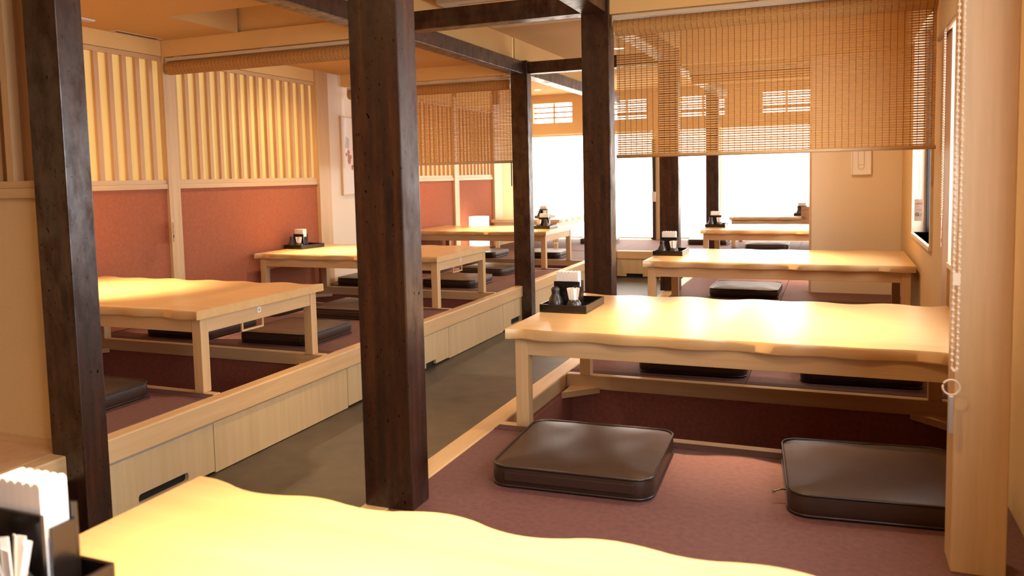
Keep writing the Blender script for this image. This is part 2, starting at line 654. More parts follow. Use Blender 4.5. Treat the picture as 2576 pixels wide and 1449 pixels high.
def lattice(y0, y1, parent):
    """red cloth panel, rail, row of slats before a lit panel, head rail"""
    MB().box(X - 0.09, X - 0.012, y0, y1, T, 1.137).build('cloth_panel', 'red_cloth', parent)
    MB().box(X - 0.09, X + 0.004, y0, y1, 1.137, 1.168).build('rail', 'pale_wood_y', parent, bevel=0.002)
    MB().box(X - 0.09, X - 0.004, y0, y1, 1.168, 1.196).build('rail', 'pale_wood_y', parent, bevel=0.002)
    MB().box(X - 0.09, X - 0.004, y0, y1, 1.945, 1.972).build('head_rail', 'pale_wood_y', parent, bevel=0.002)
    MB().box(X - 0.09, X + 0.0, y0, y1, 1.974, 2.30).build('upper_board', 'soffit_paint', parent)
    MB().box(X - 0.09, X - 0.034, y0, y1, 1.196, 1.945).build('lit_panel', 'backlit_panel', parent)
    n = int(round((y1 - y0) / 0.1))
    st = (y1 - y0) / n
    me = MB().box(-0.021, 0.0, -0.0155, 0.0155, 1.196, 1.945).mesh('slat', 'slat_wood')
    for i in range(n):
        s = obj('slat', me, parent)
        s.location = (X - 0.006, y0 + st * (i + 0.0) + 0.016, 0)


def pale_post(y0, y1, parent, proud=0.012):
    MB().box(X - 0.09, X + proud, y0, y1, T, 2.07).build('upright', 'pale_wood_z', parent, bevel=0.003)


lattice(2.05, 3.945, wl)
pale_post(3.945, 4.04, wl)
lattice(4.04, 5.55, wl)
pale_post(5.55, 5.715, wl, 0.02)
MB().box(X - 0.09, X - 0.02, 5.715, 6.35, T, ZC).build('plaster_panel', 'beige_paint', wl)
pale_post(6.35, 6.45, wl)
lattice(6.45, 8.10, wl)
pale_post(8.10, 8.215, wl)
lattice(8.215, 9.21, wl)
pale_post(9.21, 9.46, wl, 0.02)
MB().box(X - 0.09, X, 9.46, YF, T, ZC).build('plaster_panel', 'cream_paint', wl)
MB().box(X - 0.09, X, YB, 1.84, T, ZC).build('plaster_panel', 'cream_paint', wl)

# low partition in front of the left booth, beside the near dark post
wn = empty('wall_partition_left')
tag(wn, 'cream partition wall with a wooden rail behind the near left post', 'wall', kind='structure')
ya, yb = 1.85, 1.93
MB().box(XL + 0.02, -2.362, ya + 0.01, yb - 0.01, T, 1.133).build('plaster_panel', 'cream_paint', wn)
MB().box(XL + 0.02, -2.362, ya, ya + 0.01, T, T + 0.022).build('baseboard', 'pale_wood_x', wn)
MB().box(XL + 0.02, -2.362, ya - 0.006, yb, 1.133, 1.166).build('rail', 'pale_wood_x', wn, bevel=0.002)
MB().box(XL + 0.02, -2.362, ya + 0.002, yb, 1.166, 1.190).build('rail', 'pale_wood_x', wn, bevel=0.002)
MB().box(XL + 0.02, -2.362, ya + 0.06, ya + 0.07, 1.190, ZB).build('back_panel', 'slat_wood', wn)
MB().box(XL + 0.02, -2.362, ya, yb, ZB, ZC).build('upper_board', 'soffit_paint', wn)
me = MB().box(-0.0155, 0.0155, 0, 0.036, 1.190, ZB).mesh('slat', 'pale_wood_z')
for i in range(16):
    s = obj('slat', me, wn)
    s.location = (-2.54 - 0.1 * i + 0.0, ya + 0.005, 0)

# ---------------------------------------------------------------- right wall
wr = empty('wall_right')
tag(wr, 'cream painted right wall with deep set windows', 'wall', kind='structure')
WIN = [(-0.10, 1.60), (2.45, 3.53), (4.17, 5.15), (6.50, 8.20)]
WZ0, WZ1 = 0.80, 1.96
ys = [YB] + [v for w in WIN for v in w] + [YF]
for i in range(0, len(ys), 2):
    MB().box(XR, XR + 0.20, ys[i], ys[i + 1], 0, ZC).build('plaster_panel', 'cream_paint', wr)
for a, b in WIN:
    MB().box(XR, XR + 0.20, a, b, 0, WZ0).build('plaster_panel', 'cream_paint', wr)
    MB().box(XR, XR + 0.20, a, b, WZ1, ZC).build('plaster_panel', 'cream_paint', wr)
labs = ['near right window beside the front table', 'right window above the middle booth with pale sill',
        'deep right window with dark sash and white sill before the partition', 'unseen right window behind the partition wall, added for light']  # last window is out of view, put in to light the far right table
for k, (a, b) in enumerate(WIN):
    w = empty('window_%d' % (k + 1), (XR, (a + b) / 2, WZ0))
    w.location = (0, 0, 0)
    tag(w, labs[k], 'window', kind='structure')
    t = 0.024
    x1 = XR + 0.17
    MB().box(XR - 0.012, x1, a + 0.001, a + t, WZ0, WZ1).build('casing', 'sill_white', w, bevel=0.002)
    MB().box(XR - 0.012, x1, b - t, b - 0.001, WZ0, WZ1).build('casing', 'sill_white', w, bevel=0.002)
    MB().box(XR - 0.016, x1, a + 0.001, b - 0.001, WZ0 - 0.022, WZ0).build('sill', 'sill_white', w, bevel=0.003)
    MB().box(XR - 0.012, x1, a + t, b - t, WZ1 - t, WZ1).build('casing', 'sill_white', w, bevel=0.002)
    # dark sash; extra stiles added to hide the bright sky at a slant
    xs0, xs1 = XR + 0.060, XR + 0.120
    c = (a + b) / 2
    nb = 4
    st_ = (b - a - 2 * t - 0.035) / (nb - 1)
    for (u, v2) in [(a + t + st_ * i_, a + t + st_ * i_ + 0.035) for i_ in range(nb)]:
        MB().box(xs0, xs1, u, v2, WZ0, WZ1 - t).build('sash_stile', 'navy_sash', w, bevel=0.003)
    MB().box(XR + 0.108, xs1, a + t, b - t, WZ0 + 0.001, WZ0 + 0.03).build('sash_rail', 'navy_sash', w, bevel=0.003)
    MB().box(xs0, xs1, a + t, b - t, WZ1 - t - 0.05, WZ1 - t).build('sash_rail', 'navy_sash', w, bevel=0.003)
    for (u, v2) in ((a + t + 0.05, c - 0.03), (c + 0.03, b - t - 0.05)):
        MB().box(XR + 0.115, XR + 0.119, u, v2, WZ0 + 0.045, WZ1 - t - 0.05).build('pane', 'glass', w)

MB().box(XR - 0.010, XR + 0.001, 3.545, 3.70, T, 1.985).build('wood_strip', 'slat_wood', wr, bevel=0.002)

# partition between the middle and the far right booth
wp = empty('wall_partition_right')
tag(wp, 'beige partition wall behind the middle right table', 'wall', kind='structure')
MB().box(-0.155, XR, 6.05, 6.13, T, ZC).build('plaster_panel', 'beige_paint', wp)
MB().box(-0.170, -0.155, 6.045, 6.135, T, ZC).build('end_trim', 'pale_wood_z', wp)

# ---------------------------------------------------------------- far wall and its windows
wf = empty('wall_far')
tag(wf, 'far cream wall with small high windows over tall bright screens', 'wall', kind='structure')
CL = [(-3.86, -3.30), (-2.84, -2.29), (-1.85, -1.30), (-0.84, -0.29), (0.02, 0.40)]
cz0, cz1 = 1.885, 2.15
SC = [(-3.90, -2.215, 1.70), (-2.02, -1.44, 1.72), (-1.34, 0.38, 1.72)]
MB().box(XL - 0.1, XR + 0.2, YF, YF + 0.16, cz1, ZC).build('plaster_panel', 'cream_paint', wf)
MB().box(XL - 0.1, XR + 0.2, YF, YF + 0.16, 1.72, cz0).build('plaster_panel', 'cream_paint', wf)
xs = [XL - 0.1] + [v for w in CL for v in w] + [XR + 0.2]
for i in range(0, len(xs), 2):
    MB().box(xs[i], xs[i + 1], YF, YF + 0.16, cz0, cz1).build('plaster_panel', 'cream_paint', wf)
xs = [XL - 0.1] + [v for w in SC for v in w[:2]] + [XR + 0.2]
for i in range(0, len(xs), 2):
    MB().box(xs[i], xs[i + 1], YF, YF + 0.16, 0, 1.72).build('plaster_panel', 'cream_paint', wf)
for a, b, z in SC:
    MB().box(a, b, YF, YF + 0.16, 0, T).build('plaster_panel', 'cream_paint', wf)
places = ['left', 'second', 'third', 'fourth', 'last']
for k, (a, b) in enumerate(CL):
    w = empty('window_%d' % (k + 5))
    tag(w, 'small high slatted window, %s from the left on the far wall' % ('first' if k == 0 else places[k]), 'window', kind='structure')
    for zz in (1.945, 2.015, 2.085):
        MB().box(a, b, YF + 0.06, YF + 0.075, zz, zz + 0.022).build('bar', 'slat_wood', w)
    MB().box((a + b) / 2 - 0.015, (a + b) / 2 + 0.015, YF + 0.08, YF + 0.10, cz0, cz1).build('mullion', 'sill_white', w)
    MB().box(a, b, YF + 0.12, YF + 0.124, cz0, cz1).build('pane', 'glass', w)
labs = ['wide sunlit window opening at the left of the far wall', 'narrow sunlit window between the two far dark posts', 'wide sunlit window on the right of the far wall']
for k, (a, b, z) in enumerate(SC):
    w = empty('window_%d' % (k + 10))
    tag(w, labs[k], 'window', kind='structure')
    MB().box(a, a + 0.03, YF + 0.03, YF + 0.14, T, 1.72).build('casing', 'sill_white', w)
    MB().box(b - 0.03, b, YF + 0.03, YF + 0.14, T, 1.72).build('casing', 'sill_white', w)
    MB().box(a, b, YF + 0.03, YF + 0.14, T, T + 0.03).build('sill', 'sill_white', w)
    MB().box(a + 0.03, b - 0.03, YF + 0.10, YF + 0.105, T + 0.03, 1.72).build('pane', 'glass', w)
labs = ['glowing white roll screen over the wide far left window', 'glowing white roll screen between the two far dark posts', 'glowing white roll screen over the wide far right window']
for k, (a, b, z) in enumerate(SC):
    s = empty('roll_screen', (0, 0, 0))
    MB().box(a + 0.012, b - 0.012, YF - 0.020, YF - 0.016, T + 0.035, z).build('screen_cloth', 'sunlit_screen', s)
    MB().tube([(a + 0.012, YF - 0.018, z + 0.005), (b - 0.012, YF - 0.018, z + 0.005)], 0.014, 10).build('roller', 'rail_metal', s)
    MB().box(a + 0.012, b - 0.012, YF - 0.026, YF - 0.010, T + 0.02, T + 0.035).build('bottom_bar', 'rail_metal', s)
    tag(s, labs[k], 'roll screen', 'sunlit roll screens on the far wall')
# dark window pole with its cord clip
wpole = empty('window_pole')
MB().box(-2.212, -2.172, YF - 0.03, YF - 0.002, T, 1.62).build('pole', 'dark_metal', wpole)
MB().box(-2.215, -2.165, YF - 0.045, YF - 0.03, 0.80, 0.93).build('clip', 'white_plastic', wpole, bevel=0.004)
MB().tube([(-2.205, YF - 0.037, 0.93), (-2.213, YF - 0.037, 1.60)], 0.004, 6).build('cord', 'white_plastic', wpole)
tag(wpole, 'dark upright pole with white cord clip beside the far left screen', 'pole')

# back wall behind the photographer
wb = MB().box(XL - 0.3, XR + 0.3, YB - 0.2, YB, 0, ZC).build('wall_back', 'cream_paint')
tag(wb, 'plain cream wall behind the nearest table', 'wall', kind='structure')


# ---------------------------------------------------------------- dark posts and beams
def dpost(x0, x1, y0, y1, z0, z1, label):
    o = MB().box(-(x1 - x0) / 2, (x1 - x0) / 2, -(y1 - y0) / 2, (y1 - y0) / 2, 0, z1 - z0).build('timber_post', 'dark_timber_z', bevel=0.004)
    o.location = ((x0 + x1) / 2, (y0 + y1) / 2, z0)
    return tag(o, label, 'post', 'dark stained timber posts')


ZP = 2.065
dpost(-1.161, -1.017, 1.783, 1.877, T, ZC, 'dark timber post in the foreground right of the aisle, widest in view')
dpost(-1.186, -1.042, 3.915, 4.01, T, ZP, 'dark timber post behind the front right table, lowered blind beside it')
dpost(-1.20, -1.06, 5.885, 5.98, T, ZP, 'dark timber post below the right end beam, behind the second condiment tray')
dpost(-1.30, -1.165, 8.85, 8.945, T, ZP, 'thin looking dark timber post farthest away on the right')
dpost(-2.362, -2.218, 1.80, 1.895, 0.0, ZC, 'dark timber post at the left edge beside the cream partition')
dpost(-2.366, -2.226, 5.895, 5.985, 0.0, ZP, 'dark timber post at the break in the left platform')


def beam(name, x0, x1, y0, y1, z0, z1, axis, label):
    o = MB().box(x0, x1, y0, y1, z0, z1).build(name, 'dark_timber_' + axis, bevel=0.003)
    return tag(o, label, 'beam', 'dark ceiling beams')


beam('timber_beam', -2.36, -2.25, 1.896, 5.894, ZB, 2.055, 'y', 'dark beam running along the left posts above the aisle edge')
beam('timber_beam', -2.36, -2.25, 5.986, 8.9, ZB, 2.055, 'y', 'dark beam continuing beyond the second left post')
beam('timber_beam', -1.175, -1.055, 1.878, 3.914, ZB + 0.004, 2.06, 'y', 'dark beam overhead between the two nearest right posts')
beam('timber_beam', -1.175, -1.065, 4.011, 5.884, ZB, 2.055, 'y', 'dark beam between the second and third right posts behind the blind')
beam('timber_beam', -1.175, -1.075, 5.981, 8.849, ZB, 2.055, 'y', 'dark beam leading to the farthest right post')
beam('timber_beam', -2.249, -1.187, 3.925, 4.02, ZB + 0.014, 2.075, 'x', 'dark cross beam over the aisle from the second right post')
beam('timber_beam', -2.225, -1.201, 5.905, 5.985, ZB + 0.002, 2.053, 'x', 'dark cross beam farther along over the aisle')

# ---------------------------------------------------------------- soffits over the blinds
for k, (x0, x1, y0, y1, z0, lab) in enumerate((
        (XL + 0.013, -2.361, 3.945, 4.04, 1.968, 'painted soffit above the rolled up left blind'),
        (XL + 0.013, -2.367, 5.915, 5.985, 1.968, 'painted soffit above the lowered left blind'),
        (-1.041, XR, 3.925, 4.01, 1.958, 'orange lit soffit above the large right blind'),
        (-1.059, XR, 5.93, 6.045, 1.958, 'painted soffit in front of the right partition wall'))):
    o = MB().box(x0, x1, y0, y1, z0, 2.072).build('trim_%d' % (k + 1), 'soffit_paint')
    MB().box(x0, x1, y0 + 0.02, y1 - 0.01, 2.072, ZC).build('upper_board', 'soffit_paint', o)
    tag(o, lab, 'soffit', kind='structure')


o = MB().box(-2.40, -2.362, 5.986, 8.9, 2.057, ZC).build('trim_6', 'ceiling_paint')
tag(o, 'painted board above the far left ceiling beam', 'soffit', kind='structure')


# ---------------------------------------------------------------- bamboo blinds
def blind(x0, x1, y, zrail, roll_r, zbot, label):
    b = empty('bamboo_blind', (0, 0, 0))
    zr = zrail - 0.028 - roll_r
    MB().box(x0 - 0.01, x1 + 0.01, y - 0.022, y + 0.022, zrail - 0.024, zrail - 0.004).build('head_rail', 'rail_metal', b, bevel=0.002)
    for xx in (x0 + 0.09, (x0 + x1) / 2, x1 - 0.09):
        MB().box(xx - 0.03, xx + 0.03, y - 0.018, y + 0.018, zrail - 0.004, zrail + 0.001).build('bracket', 'alloy', b)
    MB().box(x0 - 0.012, x0 - 0.004, y - 0.02, y + 0.02, zrail - 0.055, zrail - 0.004).build('end_bracket', 'rail_metal', b)
    # the roll: ring of reeds round a core
    n = 30
    m = MB()
    for k in range(n):
        a0, a1 = 2 * math.pi * (k + 0.06) / n, 2 * math.pi * (k + 0.94) / n
        am = (a0 + a1) / 2
        poly = [(math.sin(a0) * roll_r + zr, math.cos(a0) * roll_r), (math.sin(am) * (roll_r + 0.0012) + zr, math.cos(am) * (roll_r + 0.0012)),
                (math.sin(a1) * roll_r + zr, math.cos(a1) * roll_r), (math.sin(am) * (roll_r - 0.003) + zr, math.cos(am) * (roll_r - 0.003))]
        poly = [(pz, py) for pz, py in poly]
        vs = [(x0, y + py, pz) for pz, py in poly] + [(x1, y + py, pz) for pz, py in poly]
        m.add(vs, [(3, 2, 1, 0), (4, 5, 6, 7), (0, 1, 5, 4), (1, 2, 6, 5), (2, 3, 7, 6), (3, 0, 4, 7)])
    o = m.build('reed_roll', 'bamboo', b)
    o['kind'] = 'stuff'
    MB().tube([(x0, y, zr), (x1, y, zr)], roll_r - 0.002, 20).build('roll_core', 'bamboo', b, smooth=True)
    # threads wound round the roll
    m = MB()
    nt_ = int((x1 - x0) / 0.0275)
    st = (x1 - x0) / nt_
    for i in range(nt_):
        xx = x0 + st * (i + 0.5)
        ring = [(xx, y + math.cos(t * math.pi / 8) * (roll_r + 0.0012), zr + math.sin(t * math.pi / 8) * (roll_r + 0.0012)) for t in range(16)]
        m.tube(ring, 0.0011, 4, closed=True)
    o = m.build('wound_thread', 'bamboo_thread', b)
    o['kind'] = 'stuff'
    if zbot is None:
        tag(b, label, 'blind', 'bamboo roll blinds')
        return b
    ys_ = y + roll_r * 0.55
    pitch, hgt, th = 0.0112, 0.0078, 0.0016
    m = MB()
    z = zbot + 0.018
    rnd = random.Random(3)
    while z < zr - roll_r * 0.6:
        j = rnd.uniform(-0.0006, 0.0006)
        m.box(x0, x1, ys_ - th / 2, ys_ + th / 2, z + j, z + hgt + j)
        z += pitch
    o = m.build('reed_curtain', 'bamboo', b)
    o['kind'] = 'stuff'
    m = MB()
    for i in range(nt_):
        xx = x0 + st * (i + 0.5)
        m.box(xx - 0.0010, xx + 0.0010, ys_ - 0.0022, ys_ + 0.0014, zbot + 0.01, zr)
    o = m.build('thread', 'bamboo_thread', b)
    o['kind'] = 'stuff'
    MB().tube([(x0 - 0.004, ys_, zbot + 0.008), (x1 + 0.004, ys_, zbot + 0.008)], 0.0095, 10).build('bottom_bar', 'pale_wood_x', b, smooth=True)
    tag(b, label, 'blind', 'bamboo roll blinds')
    return b


blind(-1.020, 0.402, 3.952, 1.955, 0.036, 1.250, 'large bamboo blind lowered halfway over the front right table')
blind(-3.925, -2.40, 3.975, 1.966, 0.040, None, 'bamboo blind rolled up tight under the left soffit')
blind(-3.90, -2.405, 5.975, 1.966, 0.038, 1.278, 'bamboo blind lowered in the left row beside the second post')


# ---------------------------------------------------------------- bead chains and tags
def chain(x, y, z0, z1, sep, pitch, bead, label, along='x', name='bead_chain'):
    c = empty(name, (0, 0, 0))
    dx, dy = (sep, 0) if along == 'x' else (0, sep)
    m = MB()
    n = int((z1 - z0 - sep) / pitch)
    pts = [(x, y, z1 - i * pitch) for i in range(n)]
    zb = z1 - n * pitch
    for k in range(1, 6):
        a = math.pi * k / 6
        pts.append((x + dx * (1 - math.cos(a)) / 2, y + dy * (1 - math.cos(a)) / 2, zb - sep * 0.8 * math.sin(a)))
    pts += [(x + dx, y + dy, zb + (i + 0.5) * pitch) for i in range(n)]
    for q in pts:
        m.ball(q, bead, 6, 4)
    o = m.build('beads', 'chain_plastic', c, smooth=True)
    o['kind'] = 'stuff'
    MB().tube(pts, bead * 0.28, 4).build('cord', 'chain_plastic', c)
    tag(c, label, 'chain')
    return c


def card(loc, rz, w, h, label, tilt=0.0):
    t = empty('warning_tag', loc, rz)
    MB().box(-w / 2, w / 2, -0.001, 0.001, -h, 0).build('card', 'tag_card', t, bevel=0.0008)
    MB().tube([(0, 0, -0.004), (0.004, 0, 0.01), (0, 0, 0.022), (-0.004, 0, 0.01)], 0.0012, 5, closed=True).build('loop', 'white_plastic', t)
    rot = (R(90), 0, 0)
    text('警告', w * 0.27, 'ink_red', (w * 0.12, -0.0012, -h * 0.21), rot, t, 'lettering')
    MB().prism([(-h * 0.245, -w * 0.36), (-h * 0.245, -w * 0.14), (-h * 0.16, -w * 0.25)], 'y', -0.0014, -0.001).build('warning_triangle', 'ink_red', t)
    for k, (zz, ww) in enumerate(((0.34, 0.30), (0.46, 0.62), (0.52, 0.55))):
        MB().box(-w * 0.3, -w * 0.3 + w * ww, -0.0013, -0.001, -h * zz - 0.0008, -h * zz).build('print_line', 'ink', t)
    r = w * 0.19
    ring = [(-w * 0.17 + r * math.cos(a * math.pi / 10), -0.0012, -h * 0.70 + r * math.sin(a * math.pi / 10)) for a in range(20)]
    MB().tube(ring, w * 0.028, 4, closed=True).build('ban_ring', 'ink', t)
    MB().tube([(-w * 0.17 - r * 0.7, -0.0012, -h * 0.70 + r * 0.7), (-w * 0.17 + r * 0.7, -0.0012, -h * 0.70 - r * 0.7)], w * 0.025, 4).build('ban_bar', 'ink', t)
    MB().tube([(w * 0.12, -0.0012, -h * 0.80), (w * 0.24, -0.0012, -h * 0.74), (w * 0.20, -0.0012, -h * 0.66), (w * 0.33, -0.0012, -h * 0.70)], w * 0.02, 4).build('pictogram', 'ink', t)
    tag(t, label, 'tag')
    return t


pp = MB().box(-0.052, 0.052, -0.05, 0.05, 0, ZC - T).build('pale_post', 'pale_wood_z', bevel=0.003)
pp.location = (0.289, 1.939, T)
tag(pp, 'pale square wooden post at the right edge of the view', 'post')

# near chain of the booth blind, by the pale post
ch = chain(0.228, 1.86, 0.745, 1.93, 0.010, 0.0132, 0.0042, 'large bead chain hanging beside the pale post')
ring = empty('pull_weight', (0.228, 1.86, 0.712))
MB().tube([(0.016 * math.cos(a * math.pi / 12), 0, 0.016 * math.sin(a * math.pi / 12)) for a in range(24)], 0.0022, 6, closed=True).build('ring', 'chain_plastic', ring, smooth=True)
MB().box(-0.005, 0.005, -0.0035, 0.0035, -0.098, -0.018).build('weight_bar', 'alloy', ring, bevel=0.0015)
tag(ring, 'ring and slim weight at the end of the large bead chain', 'pull')
MB().box(-0.002, 0.012, -0.005, 0.005, 0.215, 0.240).build('joiner', 'chain_plastic', ring)

chain(0.385, 3.50, 0.96, 1.70, 0.035, 0.010, 0.0024, 'thin bead chain of the right wall shade above the front table', 'y')
card((0.385, 3.515, 0.945), R(80), 0.04, 0.085, 'brown warning tag seen edge on below the thin chain')
chain(0.378, 4.33, 1.0, 1.90, 0.055, 0.0105, 0.0024, 'bead chain hanging before the dark sashed window', 'y')
card((0.379, 4.3575, 1.016), R(6), 0.040, 0.106, 'brown warning tag hanging before the dark sashed window')
far_blind = blind(-1.04, 0.40, 6.36, 1.955, 0.038, None, 'bamboo blind rolled up behind the right partition wall')
hb = MB().box(-1.06, XR, 6.32, 6.40, 1.957, ZC).build('trim_5', 'soffit_paint')
tag(hb, 'painted soffit behind the right partition wall', 'soffit', kind='structure')
chain(-0.222, 6.318, 0.915, 1.93, 0.03, 0.012, 0.0022, 'bead chain against the bright far screen by the partition edge')
card((-0.205, 6.312, 0.90), 0.0, 0.058, 0.12, 'brown warning tag against the bright far screen by the partition edge')
chain(-3.905, 3.90, 0.92, 1.86, 0.03, 0.012, 0.0024, 'bead chain of the rolled left blind hanging on the wall post', 'y')
card((-3.905, 3.915, 0.925), R(128), 0.05, 0.125, 'white edged tag hanging on the pale wall post')
wand = MB().tube([(-2.412, 5.99, 1.09), (-2.412, 5.99, 1.285)], 0.0055, 8).build('pull_wand', 'dark_metal')
tag(wand, 'short dark pull wand under the lowered left blind', 'wand')


# ---------------------------------------------------------------- roller shades on the right windows
def shade(y0, y1, zb, label):
    s = empty('roller_shade', (0, 0, 0))
    MB().box(0.394, 0.397, y0, y1, zb, 1.985).build('shade_cloth', 'shade_cloth', s)
    MB().tube([(0.397, y0, 2.0), (0.397, y1, 2.0)], 0.02, 12).build('roller', 'rail_metal', s, smooth=True)
    MB().tube([(0.3955, y0, zb), (0.3955, y1, zb)], 0.010, 10).build('bottom_bar', 'pale_wood_y', s, smooth=True)
    tag(s, label, 'shade', 'roller shades on the right wall')


shade(2.06, 3.82, 1.70, 'cream roller shade half drawn up on the right wall before the blind')
shade(4.13, 5.19, 1.88, 'cream roller shade over the dark sashed window behind the blind')


# ---------------------------------------------------------------- tables
def table_meshes(length):
    D, th = 0.88, 0.036
    top, bot = 0.35, 0.35 - th
    nx = 110
    hl = length / 2

    def wav(x, ph, s):
        v = 0.60 * math.sin(x * 2 * math.pi / 0.245 + ph) + 0.40 * math.sin(x * 2 * math.pi / 0.41 + ph * 1.7 + s)
        return 0.5 + 0.5 * math.copysign(abs(v) ** 0.85, v)
    m = MB()
    prof = []
    for i in range(nx + 1):
        x = -hl + length * i / nx
        e = min(1.0, (hl - abs(x)) / 0.05)
        wt_f, wb_f = wav(x, 0.3, 0.0) * e, wav(x, 0.62, 0.1) * e
        wt_b, wb_b = wav(x, 4.1, 2.0) * e, wav(x, 4.4, 1.9) * e
        for sgn, wt, wb, order in ((-1, wt_f, wb_f, 1), (1, wt_b, wb_b, -1)):
            it, ib = 0.004 + 0.028 * wt, 0.003 + 0.028 * wb
            c5 = [(ib + 0.002, bot), (ib, bot + 0.004), (it, top - 0.006 - 0.004 * wt), (it + 0.003, top - 0.0035 * wt), (it + 0.026, top)]
            col = [(x, sgn * (D / 2 - a_), z_) for a_, z_ in c5]
            prof += col[::order]
    k = 10
    fs = []
    for i in range(nx):
        for j in range(k):
            fs.append((i * k + j, (i + 1) * k + j, (i + 1) * k + (j + 1) % k, i * k + (j + 1) % k))
    fs += [tuple(range(k)), tuple(nx * k + j for j in range(k - 1, -1, -1))]
    m.add(prof, fs)
    tt = m.mesh('table_top', 'table_wood', smooth=False)
    for q in tt.polygons:
        q.use_smooth = True
    tt.set_sharp_from_angle(angle=R(38))
    lx, ly, lw = hl - 0.020, D / 2 - 0.042, 0.046
    leg = MB().box(-lw / 2, lw / 2, -lw / 2, lw / 2, 0.0015, bot - 0.001).mesh('leg', 'pale_wood_z')
    az0, az1 = bot - 0.060, bot - 0.001
    af = MB().box(-lx + lw, lx - lw, -0.011, 0.011, az0, az1).mesh('apron', 'pale_wood_x')
    ae = MB().box(-0.011, 0.011, -ly + lw, ly - lw, az0 - 0.004, az1).mesh('apron', 'pale_wood_y')
    # bill holder: small rectangular wooden loop below the end apron
    h = MB()
    zz = az0 - 0.004
    for (a, b, c, d) in ((-0.072, -0.064, zz - 0.032, zz), (0.064, 0.072, zz - 0.032, zz), (-0.072, 0.072, zz - 0.040, zz - 0.032)):
        h.box(-0.004, 0.004, a, b, c, d)
    hm = h.mesh('bill_holder', 'pale_wood_y')
    return dict(top=tt, leg=leg, af=af, ae=ae, h=hm, lx=lx, ly=ly, lw=lw)


def table(x0, x1, y0, label, number=None, holder=0, rz=0.0):
    L_ = x1 - x0
    key = round(L_, 3)
    if key not in TM:
        TM[key] = table_meshes(L_)
    g_ = TM[key]
    t = empty('low_table', ((x0 + x1) / 2, y0 + 0.44, T), rz)
    tag(t, label, 'table', 'low wooden dining tables')
    obj('table_top', g_['top'], t)
    for sx in (-1, 1):
        for sy in (-1, 1):
            o = obj('leg', g_['leg'], t, 0.002)
            o.location = (sx * (g_['lx'] - g_['lw'] / 2), sy * (g_['ly'] - g_['lw'] / 2), 0)
    for sy in (-1, 1):
        o = obj('apron', g_['af'], t, 0.0015)
        o.location = (0, sy * (g_['ly'] - 0.014), 0)
    for sx in (-1, 1):
        o = obj('apron', g_['ae'], t, 0.0015)
        o.location = (sx * (g_['lx'] - 0.014), 0, 0)
    if holder:
        o = obj('bill_holder', g_['h'], t)
        o.location = (holder * (g_['lx'] - 0.010), -0.07, 0)
    if number:
        xx = holder * (g_['lx'] - 0.0025)
        pz = 0.292
        o = MB().box(xx - 0.0012, xx + 0.0012, -0.041, -0.019, pz - 0.013, pz + 0.013).build('number_plate', 'white_plastic', t)
        text(number, 0.020, 'ink', (0.0014 + xx, -0.03, pz), (R(90), 0, R(90)), o, 'number')
    return t


TM = {}
table(-1.045, 0.395, 0.205, 'nearest pale wooden low table, cut off by the bottom edge')
table(-1.045, 0.395, 2.50, 'pale wooden low table in front of the large bamboo blind')
table(-1.06, 0.40, 4.69, 'pale wooden low table before the beige partition wall')
table(-1.13, 0.33, 7.34, 'small looking pale low table left of the partition, farther back')
table(-1.13, 0.33, 9.47, 'farthest pale low table under the right far screen')
table(-3.90, -2.40, 2.50, 'pale wooden low table in the near left booth, number plate 6', '6', 1)
table(-3.92, -2.43, 4.68, 'pale wooden low table in the second left booth before red panels', '5', 1)
table(-3.96 + 0.01, -2.49, 7.00, 'pale low table in the third left booth before the standing lamp', None, 1)
table(-3.45 - 0.715, -3.45 + 0.715, 9.67 - 0.44, 'pale low table turned lengthways by the far left window', rz=R(90))


